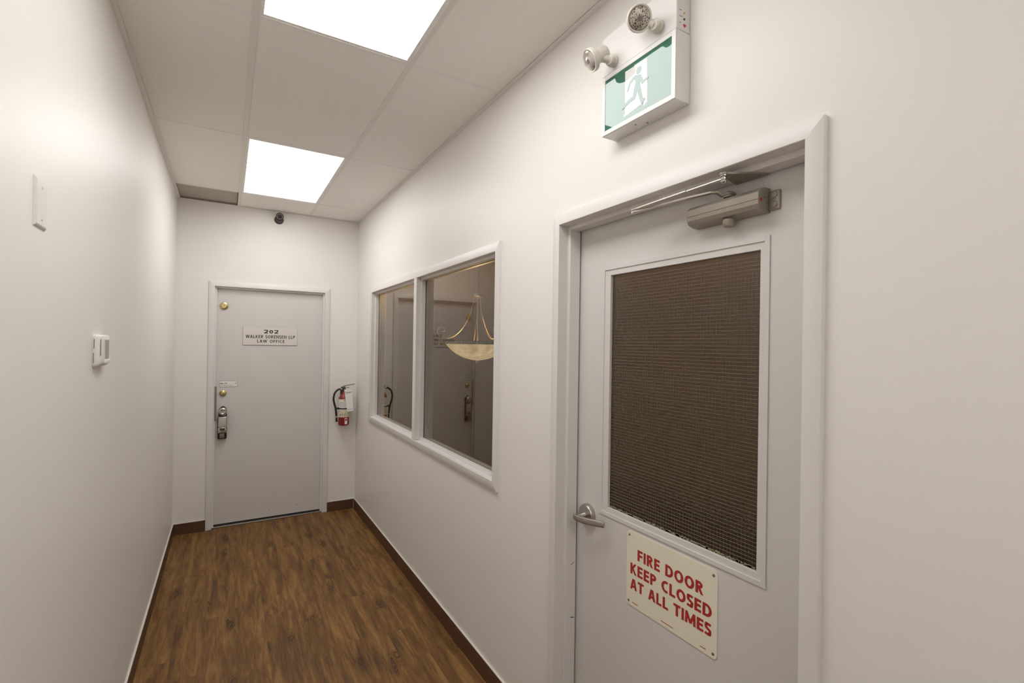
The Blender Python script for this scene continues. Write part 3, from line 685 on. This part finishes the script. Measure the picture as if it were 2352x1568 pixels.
b = nb(); cyl(b, (-.026, EY0+.003, 2.668), (-.026, EY0+.001, 2.668), .0026, seg=14); obj('indicator', b, LEDA, case)
b = nb(); cyl(b, (-.026, EY0+.003, 2.650), (-.026, EY0+.001, 2.650), .0028, seg=14); obj('test_button', b, DARK, case)
b = nb(); hp = []
for k in range(24):
    t = 2*math.pi*k/24; hx = 16*math.sin(t)**3; hz = 13*math.cos(t)-5*math.cos(2*t)-2*math.cos(3*t)-math.cos(4*t); hp.append((-.024+hx*.00034, EY0+.003, 2.632+hz*.00034))
prism(b, hp, (0, -.0014, 0)); obj('indicator', b, LEDR, case, label='small red heart-shaped marker')
b = nb()
for (zz, n_) in ((2.673, 5), (2.655, 8), (2.636, 4)):
    for k in range(n_): box(b, -.0455+.0016*k, -.0444+.0016*k, EY0+.0026, EY0+.0031, zz-.0008, zz+.0008+(.0006 if k % 3 == 0 else 0))
obj('small_print', b, GREYINK, case, kind='stuff')
for q in ((-.038, -3.955), (-.016, -3.985)):
    b = nb(); cyl(b, (*q, 2.4103), (*q, 2.4085), .003, seg=12); obj('box_screw', b, STEEL, ex)

def lamp_head(base, ball, cen, aim, lm, nm='lamp_head'):
    base, ball, cen, aim = Vector(base), Vector(ball), Vector(cen), Vector(aim).normalized()
    b = nb(); R0 = .0370
    # cen = centre of the lens face; housing extends backwards
    lathe(b, cen, -aim, [(.004, R0*.80), (0, R0*.86), (-.001, R0*.95), (.002, R0), (.014, R0*.98), (.022, R0*.78), (.030, R0*.62), (.034, R0*.60), (.066, R0*.60), (.069, R0*.55), (.069, 0)], 32)
    h = obj(nm, b, LAMPW, ex)
    b = nb(); lathe(b, cen, aim, [(-.0035, 0), (-.0035, R0*.80), (-.0005, R0*.80), (.0035, R0*.55), (.0055, R0*.25), (.0060, 0)], 32); l_ = obj('lens', b, lm, h)
    b = nb(); lathe(b, cen+aim*.0058, aim, [(-.002, .0085), (.0006, .0080), (.0010, 0)], 20); obj('bulb', b, STEEL, l_)
    b = nb(); ax = (ball-base); lathe(b, base, ax, [(-.001, .016), (.006, .016), (.006, .0195), (.019, .0195), (.020, .0155), (.023, .0155), (.0235, .0175), (.027, .0175), (.0275, .0150), (.032, .0150), (.034, .010)], 12); obj('swivel_base', b, LAMPW, h)
    tgt = cen-aim*.030
    b = nb(); cyl(b, base+ax.normalized()*.026, tgt, .0125, .0110, seg=14); obj('swivel_neck', b, LAMPW, h)
lamp_head((-.0575, -4.066, 2.653), (-.090, -4.072, 2.646), (-.128, -4.056, 2.660), (-.42, -.74, -.52), REFL)
lamp_head((-.0575, -3.872, 2.648), (-.090, -3.880, 2.640), (-.143, -3.848, 2.635), (-.80, .26, -.54), CLEAR)

# ------------------------------------------------------------------ signs
def fX(x):
    return lambda u, v: (x, u, v)
fs = thing('fire_door_sign', (.087, -4.003, .78), 'cream sign reading FIRE DOOR KEEP CLOSED AT ALL TIMES in red', 'sign')
y_l, y_r, z_b, z_t = -3.819, -4.187, .786, 1.046
b = nb(); rr_ = .014; pts = []
for cx_, cz_, a0 in ((y_l-rr_, z_t-rr_, 0), (y_r+rr_, z_t-rr_, 90), (y_r+rr_, z_b+rr_, 180), (y_l-rr_, z_b+rr_, 270)):
    for k in range(7):
        a = math.radians(a0+15*k); pts.append((.0872, cx_+rr_*math.cos(a), cz_+rr_*math.sin(a)))
prism(b, pts, (-.0022, 0, 0)); obj('sign_plate', b, CREAM, fs)
xs_ = .0849
text('lettering', 'FIRE DOOR', REDINK, fs, (-3.871, .9545), (-4.139, .992), fX(xs_), (-1, 0, 0), bold=.205, gap=.105)
text('lettering', 'KEEP CLOSED', REDINK, fs, (-3.838, .8985), (-4.169, .9365), fX(xs_), (-1, 0, 0), bold=.205, gap=.105)
text('lettering', 'AT ALL TIMES', REDINK, fs, (-3.839, .8455), (-4.168, .8825), fX(xs_), (-1, 0, 0), bold=.205, gap=.105)
b = nb()
for ya, yb in ((-3.848, -3.876), (-3.978, -4.028), (-4.130, -4.150)):
    k = ya
    while k > yb: box(b, xs_-.0002, xs_+.0002, k-.0013, k, .7985, .8010); k -= .0019
obj('small_print', b, REDINK, fs, kind='stuff')
b = nb()
for yy, zz in ((y_l-.012, z_t-.014), (y_r+.013, z_t-.016), (y_l-.012, z_b+.014), (y_r+.012, z_b+.014)):
    b = nb(); lathe(b, (xs_, yy, zz), (-1, 0, 0), [(0, .0045), (.0012, .004), (.002, .0022), (.0020, 0)], 12); obj('screw', b, STEEL, fs)

ns = thing('name_plate', (-.795, .047, 1.66), 'ivory plate reading 202 WALKER SORENSEN LLP LAW OFFICE on end door', 'sign')
b = nb(); box(b, -1.0275, -.5645, .0400, .0415, 1.6640, 1.8315, .0005, 1); pl = obj('plate', b, PLATE, ns)
b = nb(); box(b, -1.0290, -.5630, .0415, .0468, 1.6620, 1.8320); obj('shadow_backing', b, STEEL, pl)  # dark, slightly oversize back layer; its colour stands in for the plate's edge shadow
fY = lambda u, v: (u, .0399, v)
text('lettering', '202', BLKINK, ns, (-.853, 1.7745), (-.733, 1.8085), fY, (0, -1, 0), bold=.21, gap=.22)
text('lettering', 'WALKER SORENSEN LLP', BLKINK, ns, (-1.006, 1.7275), (-.583, 1.7580), fY, (0, -1, 0), bold=.17, gap=.15, space=1.1)
text('lettering', 'LAW OFFICE', BLKINK, ns, (-.911, 1.6860), (-.675, 1.7150), fY, (0, -1, 0), bold=.17, gap=.19, space=1.5)

stk = thing('lock_label', (-1.137, .047, 1.275), 'small white printed label above the brass lock on end door', 'label')
b = nb(); box(b, -1.208, -1.067, .0455, .0469, 1.2765, 1.3320); lb_ = obj('label_sheet', b, PAPER, stk)
b = nb()
box(b, -1.209, -1.066, .0450, .0454, 1.2755, 1.2775); box(b, -1.209, -1.066, .0450, .0454, 1.3312, 1.3330); box(b, -1.209, -1.2070, .0450, .0454, 1.2775, 1.3312); box(b, -1.068, -1.066, .0450, .0454, 1.2775, 1.3312)
obj('label_border', b, GREYINK, stk)
b = nb()
k = -1.202
while k < -1.145: box(b, k, k+random.uniform(.004, .008), .0450, .0454, 1.303, 1.303+random.choice((.005, .008, .011))); k += .0095
k = -1.200
while k < -1.100: box(b, k, k+random.uniform(.002, .005), .0450, .0454, 1.288, 1.292); k += .008
box(b, -1.082, -1.079, .0450, .0454, 1.300, 1.314)
obj('small_print', b, BLKINK, stk, kind='stuff')

# ------------------------------------------------------------------ key lock box hanging from the knob
lk = thing('key_lock_box', (-1.181, .02, 1.0), 'black and silver combination key lock box hanging from end door knob', 'lock box')
lx, l0, l1 = -1.181, -.012, .046
b = nb(); box(b, lx-.036, lx+.036, l0+.012, l1-.0015, .806, 1.012, .010, 3); obj('case', b, BLACK, lk)
b = nb(); tube(b, smooth_pts([(lx-.020, .020, 1.000), (lx-.026, .020, 1.030), (lx-.022, .022, 1.075), (lx+.003, .024, 1.098), (lx+.028, .022, 1.075), (lx+.031, .020, 1.030), (lx+.026, .020, 1.000)], 6), .0048, 10, up=(0, 1, 0)); obj('shackle', b, BLACK, lk)
b = nb(); box(b, lx-.033, lx+.035, l0+.003, l0+.014, .912, 1.010, .006, 3); fpn = obj('front_cover', b, SATIN, lk)
b = nb(); box(b, lx-.029, lx+.031, l0-.0005, l0+.0035, .915, .996, .003, 2); obj('cover_panel', b, mat('matte_grey', (0.52, 0.475, 0.415, 1), 0.55, 0.1, bump=0.05), fpn)
b = nb(); box(b, lx-.033, lx+.033, l0-.002, l0+.012, .862, .912, .004, 2); dp = obj('dial_frame', b, CHROME, lk)
b = nb(); box(b, lx-.020, lx+.020, l0-.0035, l0-.0015, .888, .908); obj('dial_window', b, BLACK, dp)
for k in range(4):
    b = nb(); xx = lx-.0155+.0103*k; cyl(b, (xx-.0040, l0-.001, .898), (xx+.0040, l0-.001, .898), .0078, seg=12, ch=.0006); obj('number_dial', b, DARK, dp)
b = nb(); box(b, lx-.020, lx+.017, l0+.002, l0+.014, .816, .858, .003, 2); obj('release_button', b, mat('button_grey', (0.20, 0.18, 0.18, 1), 0.4, 0.3, bump=0.05), lk)

# ------------------------------------------------------------------ fire extinguisher
fe = thing('fire_extinguisher', (-.137, -.085, .872), 'red fire extinguisher with black hose strapped to end wall', 'fire extinguisher')
ex_, ey_, er = -.139, -.090, .0515
b = nb(); lathe(b, (ex_, ey_, .872), (0, 0, 1), [(0, 0), (0, .040), (.004, .0475), (.010, er), (.262, er), (.276, .0490), (.292, .0420), (.306, .031), (.316, .021), (.322, .0165), (.345, .0155), (.345, 0)], 40); obj('cylinder', b, REDP, fe)
b = nb(); lathe(b, (ex_, ey_, .958), (0, 0, 1), [(0, er-.002), (0, er+.0006), (.178, er+.0006), (.178, er-.002)], 40); lbl = obj('label', b, PAPER, fe, label='white instruction label')
def onc(th, z, r=er+.0010): return (ex_+r*math.sin(th), ey_-r*math.cos(th), z)      # th=0 faces -y
def cpatch(bm, t0, t1, za, zb, r=er+.0012, n=6):
    for k in range(n):
        a, c = t0+(t1-t0)*k/n, t0+(t1-t0)*(k+1)/n
        bm.faces.new([bm.verts.new(onc(a, za, r)), bm.verts.new(onc(c, za, r)), bm.verts.new(onc(c, zb, r)), bm.verts.new(onc(a, zb, r))])
b = nb(); cpatch(b, -1.25, 1.25, .963, 1.036, r=er+.0008, n=14); obj('label_band', b, mat('cream_ink', (0.72, 0.66, 0.46, 1), 0.6, bump=0.01), lbl)
for q_ in ((-1.2, 1.2, .958, .963), (-1.2, 1.2, 1.131, 1.136), (-.35, .5, 1.118, 1.128)):
    b = nb(); cpatch(b, *q_); obj('label_stripe', b, YELINK, lbl)
b = nb()
for k in range(7): cpatch(b, -1.0, random.uniform(.1, .7), 1.062+.0075*k, 1.0638+.0075*k)
cpatch(b, -.95, -.80, .972, .990)
for t0 in (-.62, -.08, .48):
    cpatch(b, t0, t0+.34, .988, .992, n=2); cpatch(b, t0, t0+.34, .970, .973, n=2); cpatch(b, t0, t0+.06, .973, .988, n=1); cpatch(b, t0+.28, t0+.34, .973, .988, n=1); cpatch(b, t0+.05, t0+.25, 1.000, 1.003, n=2)
obj('label_print', b, GREYINK, lbl, kind='stuff')
b = nb(); cpatch(b, -.02, .50, .889, .948); sk = obj('sticker', b, PAPER, fe, label='small white sticker on the red base')
b = nb(); cpatch(b, .06, .42, .920, .942, r=er+.0016, n=3); obj('sticker_print', b, REDINK, sk)
b = nb(); lathe(b, (ex_, ey_, 1.212), (0, 0, 1), [(0, .0165), (.012, .0185), (.020, .0185), (.024, .014), (.040, .013), (.040, 0)], 18); box(b, ex_-.030, ex_+.012, ey_-.011, ey_+.011, 1.232, 1.258, .003, 2); obj('valve', b, DARK, fe)
b = nb(); sweep(b, [(ex_-.012, ey_-.002, 1.262), (ex_+.010, ey_-.004, 1.268), (ex_+.035, ey_-.010, 1.272), (ex_+.098, ey_-.022, 1.283)], flat(.0095, .0036)); obj('lever', b, STEEL, fe, ang=20)
b = nb(); sweep(b, [(ex_-.010, ey_-.002, 1.250), (ex_+.030, ey_-.008, 1.248), (ex_+.046, ey_-.012, 1.249)], flat(.0095, .0032)); obj('carry_handle', b, STEEL, fe, ang=20)
b = nb(); cyl(b, (ex_-.020, ey_-.014, 1.238), (ex_-.042, ey_-.014, 1.234), .0095, seg=16, ch=.001); obj('hose_coupling', b, CHROME, fe)
b = nb(); tube(b, smooth_pts([(ex_-.036, ey_-.014, 1.235), (ex_-.062, ey_-.016, 1.230), (ex_-.092, ey_-.018, 1.198), (ex_-.103, ey_-.018, 1.145), (ex_-.096, ey_-.016, 1.100), (ex_-.082, ey_-.012, 1.050), (ex_-.073, ey_-.008, .985), (ex_-.071, ey_-.006, .950)], 6), .0095, 12, up=(0, 1, 0)); hs = obj('hose', b, BLACK, fe)
b = nb(); cyl(b, (ex_-.0705, ey_-.006, .952), (ex_-.068, ey_-.006, .912), .0095, .0105, seg=16); obj('nozzle', b, BLACK, fe)
b = nb(); cyl(b, (ex_-.0720, ey_-.006, .968), (ex_-.0705, ey_-.006, .953), .0115, seg=16, ch=.001); obj('hose_clip', b, CHROME, hs)
b = nb(); lathe(b, (ex_, ey_, 1.038), (0, 0, 1), [(0, er-.001), (0, er+.0028), (.011, er+.0028), (.011, er-.001)], 40); box(b, ex_-.085, ex_-.040, ey_-.022, ey_+.004, 1.036, 1.052, .002, 1); obj('strap', b, BLACK, fe)
b = nb(); box(b, ex_-.022, ex_+.022, -.036, -.0005, .93, 1.22, .002, 1); box(b, ex_+.012, ex_+.066, ey_+.02, ey_+.03, 1.148, 1.158, .002, 1); obj('wall_bracket', b, DARK, fe)
tg = thing('inspection_tag', (-.105, -.165, 1.24), 'white paper inspection tag hanging over the fire extinguisher', 'tag')
b = nb(); ty = -.150
tp = [(-.150, ty+.004, 1.2335), (-.076, ty-.006, 1.2400), (-.060, ty-.004, 1.022), (-.118, ty+.002, 1.012)]
prism(b, tp, (0, -.0008, 0)); obj('tag_sheet', b, PAPER, tg)
def ft(u, v):      # bilinear on the tag
    P_ = [Vector(p) for p in tp]; a = P_[3].lerp(P_[2], u); c = P_[0].lerp(P_[1], u); return tuple(a.lerp(c, v)+Vector((0, -.0010, 0)))
b = nb()
for (u0, u1, v0, v1) in ((.07, .18, .86, .89), (.07, .16, .78, .81), (.24, .94, .845, .868), (.10, .88, .085, .098), (.24, .80, .815, .826)):
    prism(b, [ft(u0, v0), ft(u1, v0), ft(u1, v1), ft(u0, v1)], (0, -.0003, 0))
obj('tag_print', b, GREYINK, tg, kind='stuff')
b = nb(); tube(b, smooth_pts([(-.115, ty-.002, 1.232), (-.118, -.125, 1.246), (-.128, -.108, 1.246)], 5), .0010, 6); obj('tag_tie', b, PAPER, tg)

# ------------------------------------------------------------------ security camera
sc = thing('security_camera', (-.746, 0, 2.862), 'small dark turret security camera under the ceiling above end door', 'camera')
b = nb(); lathe(b, (-.745, -.0005, 2.858), (0, -1, 0), [(0, .0405), (.010, .0405), (.022, .036), (.030, .028), (.030, 0)], 32); obj('base', b, DARK, sc)
e0 = Vector((-.742, -.045, 2.885)); aim = Vector((-.10, -.86, -.36)).normalized()
b = nb(); lathe(b, e0, aim, [(-.030, 0), (-.028, .014), (-.018, .027), (-.004, .0330), (.014, .0335), (.021, .0320), (.022, .0290), (.019, .0285), (.018, 0)], 32); eye = obj('eye_ball', b, DARK, sc)
b = nb(); lathe(b, e0+aim*.0182, aim, [(0, .0275), (.0015, .0270), (.0015, .0205), (0, .0200)], 32); obj('lens_ring', b, mat('grey_ring', (0.30, 0.27, 0.25, 1), 0.3, 0.3, bump=0.01), eye)
b = nb(); lathe(b, e0+aim*.0182, aim, [(0, .0185), (.0015, .0185), (.004, .010), (.0045, 0)], 28); obj('lens', b, mat('lens_dark', (0.05, 0.04, 0.045, 1), 0.15, bump=0.005), eye)

# ------------------------------------------------------------------ left wall: blank plate, thermostat
bp_ = thing('blank_wall_plate', (-W, -3.525, 1.957), 'white blank cover plate with two screws on left wall', 'wall plate')
b = nb(); yc, zc = -3.5255, 2.0155
A = [(-W+.0002, yc+a, zc+c) for a, c in ((-.041, -.0585), (.041, -.0585), (.041, .0585), (-.041, .0585))]
Bq = [(-W+.0058, yc+a, zc+c) for a, c in ((-.0365, -.053), (.0365, -.053), (.0365, .053), (-.0365, .053))]
va = [b.verts.new(p) for p in A]; vb = [b.verts.new(p) for p in Bq]; b.faces.new(va); b.faces.new(vb)
for k in range(4): b.faces.new([va[k], va[(k+1) % 4], vb[(k+1) % 4], vb[k]])
bmesh.ops.bevel(b, geom=[e for e in b.edges if all(v.co.x > -W+.005 for v in e.verts)], offset=.0012, segments=2, affect='EDGES')
obj('cover_plate', b, PLAST, bp_)
for dz in (-.038, .038):
    b = nb(); lathe(b, (-W+.0057, yc, zc+dz), (1, 0, 0), [(0, .0032), (.0008, .0030), (.0012, .0018), (.0012, 0)], 12); s_ = obj('screw', b, PLAST, bp_)
    b = nb(); box(b, -W+.0068, -W+.0071, yc-.0004, yc+.0004, zc+dz-.0024, zc+dz+.0024); obj('screw_slot', b, GREYINK, s_)
th = thing('thermostat', (-W, -2.90, 1.60), 'white thermostat with a grey display on left wall', 'thermostat')
ya, yb, za, zb = -2.977, -2.825, 1.602, 1.712
b = nb(); prof_t = [(0.0003, 0.000), (.006, -.0005), (.014, .0015), (.019, .005), (.0225, .011)]      # depth, inset
rings = []
for dpt, ins in prof_t:
    r_ = .010; pts = []
    for cy_, cz_, a0 in ((yb-ins-r_, zb-ins*.5-r_, 0), (ya+ins+r_, zb-ins*.5-r_, 90), (ya+ins+r_, za+ins*1.4+r_, 180), (yb-ins-r_, za+ins*1.4+r_, 270)):
        for k in range(5): a = math.radians(a0+22.5*k); pts.append((-W+dpt, cy_+r_*math.cos(a), cz_+r_*math.sin(a)))
    rings.append([b.verts.new(p) for p in pts])
for P_, Q_ in zip(rings, rings[1:]):
    m_ = len(P_)
    for k in range(m_): b.faces.new([P_[k], P_[(k+1) % m_], Q_[(k+1) % m_], Q_[k]])
b.faces.new(rings[0]); b.faces.new(rings[-1])
body = obj('body', b, PLAST, th)
b = nb(); ring(b, -W+.0222, -W+.0245, -2.925, -2.852, 1.626, 1.692, .006, .0008); obj('display_bezel', b, PLAST, th)
b = nb(); box(b, -W+.0222, -W+.0230, -2.925, -2.852, 1.626, 1.692); obj('display', b, SCREEN, th)
b = nb(); box(b, -W+.0222, -W+.0272, -2.932, -2.842, 1.612, 1.6245, .002, 2); obj('flip_cover', b, PLAST, th)
b = nb(); box(b, -W+.0040, -W+.0058, ya-.0012, ya+.004, 1.665, 1.697); box(b, -W+.0030, -W+.0045, ya-.0012, ya+.004, 1.615, 1.650); obj('vent_slot', b, GREYINK, th)
b = nb(); box(b, -W+.0202, -W+.0215, -2.9715, -2.966, 1.640, 1.695); obj('seam_slot', b, GREYINK, th)

for o in bpy.data.objects:
    if '_o' in o: del o['_o']
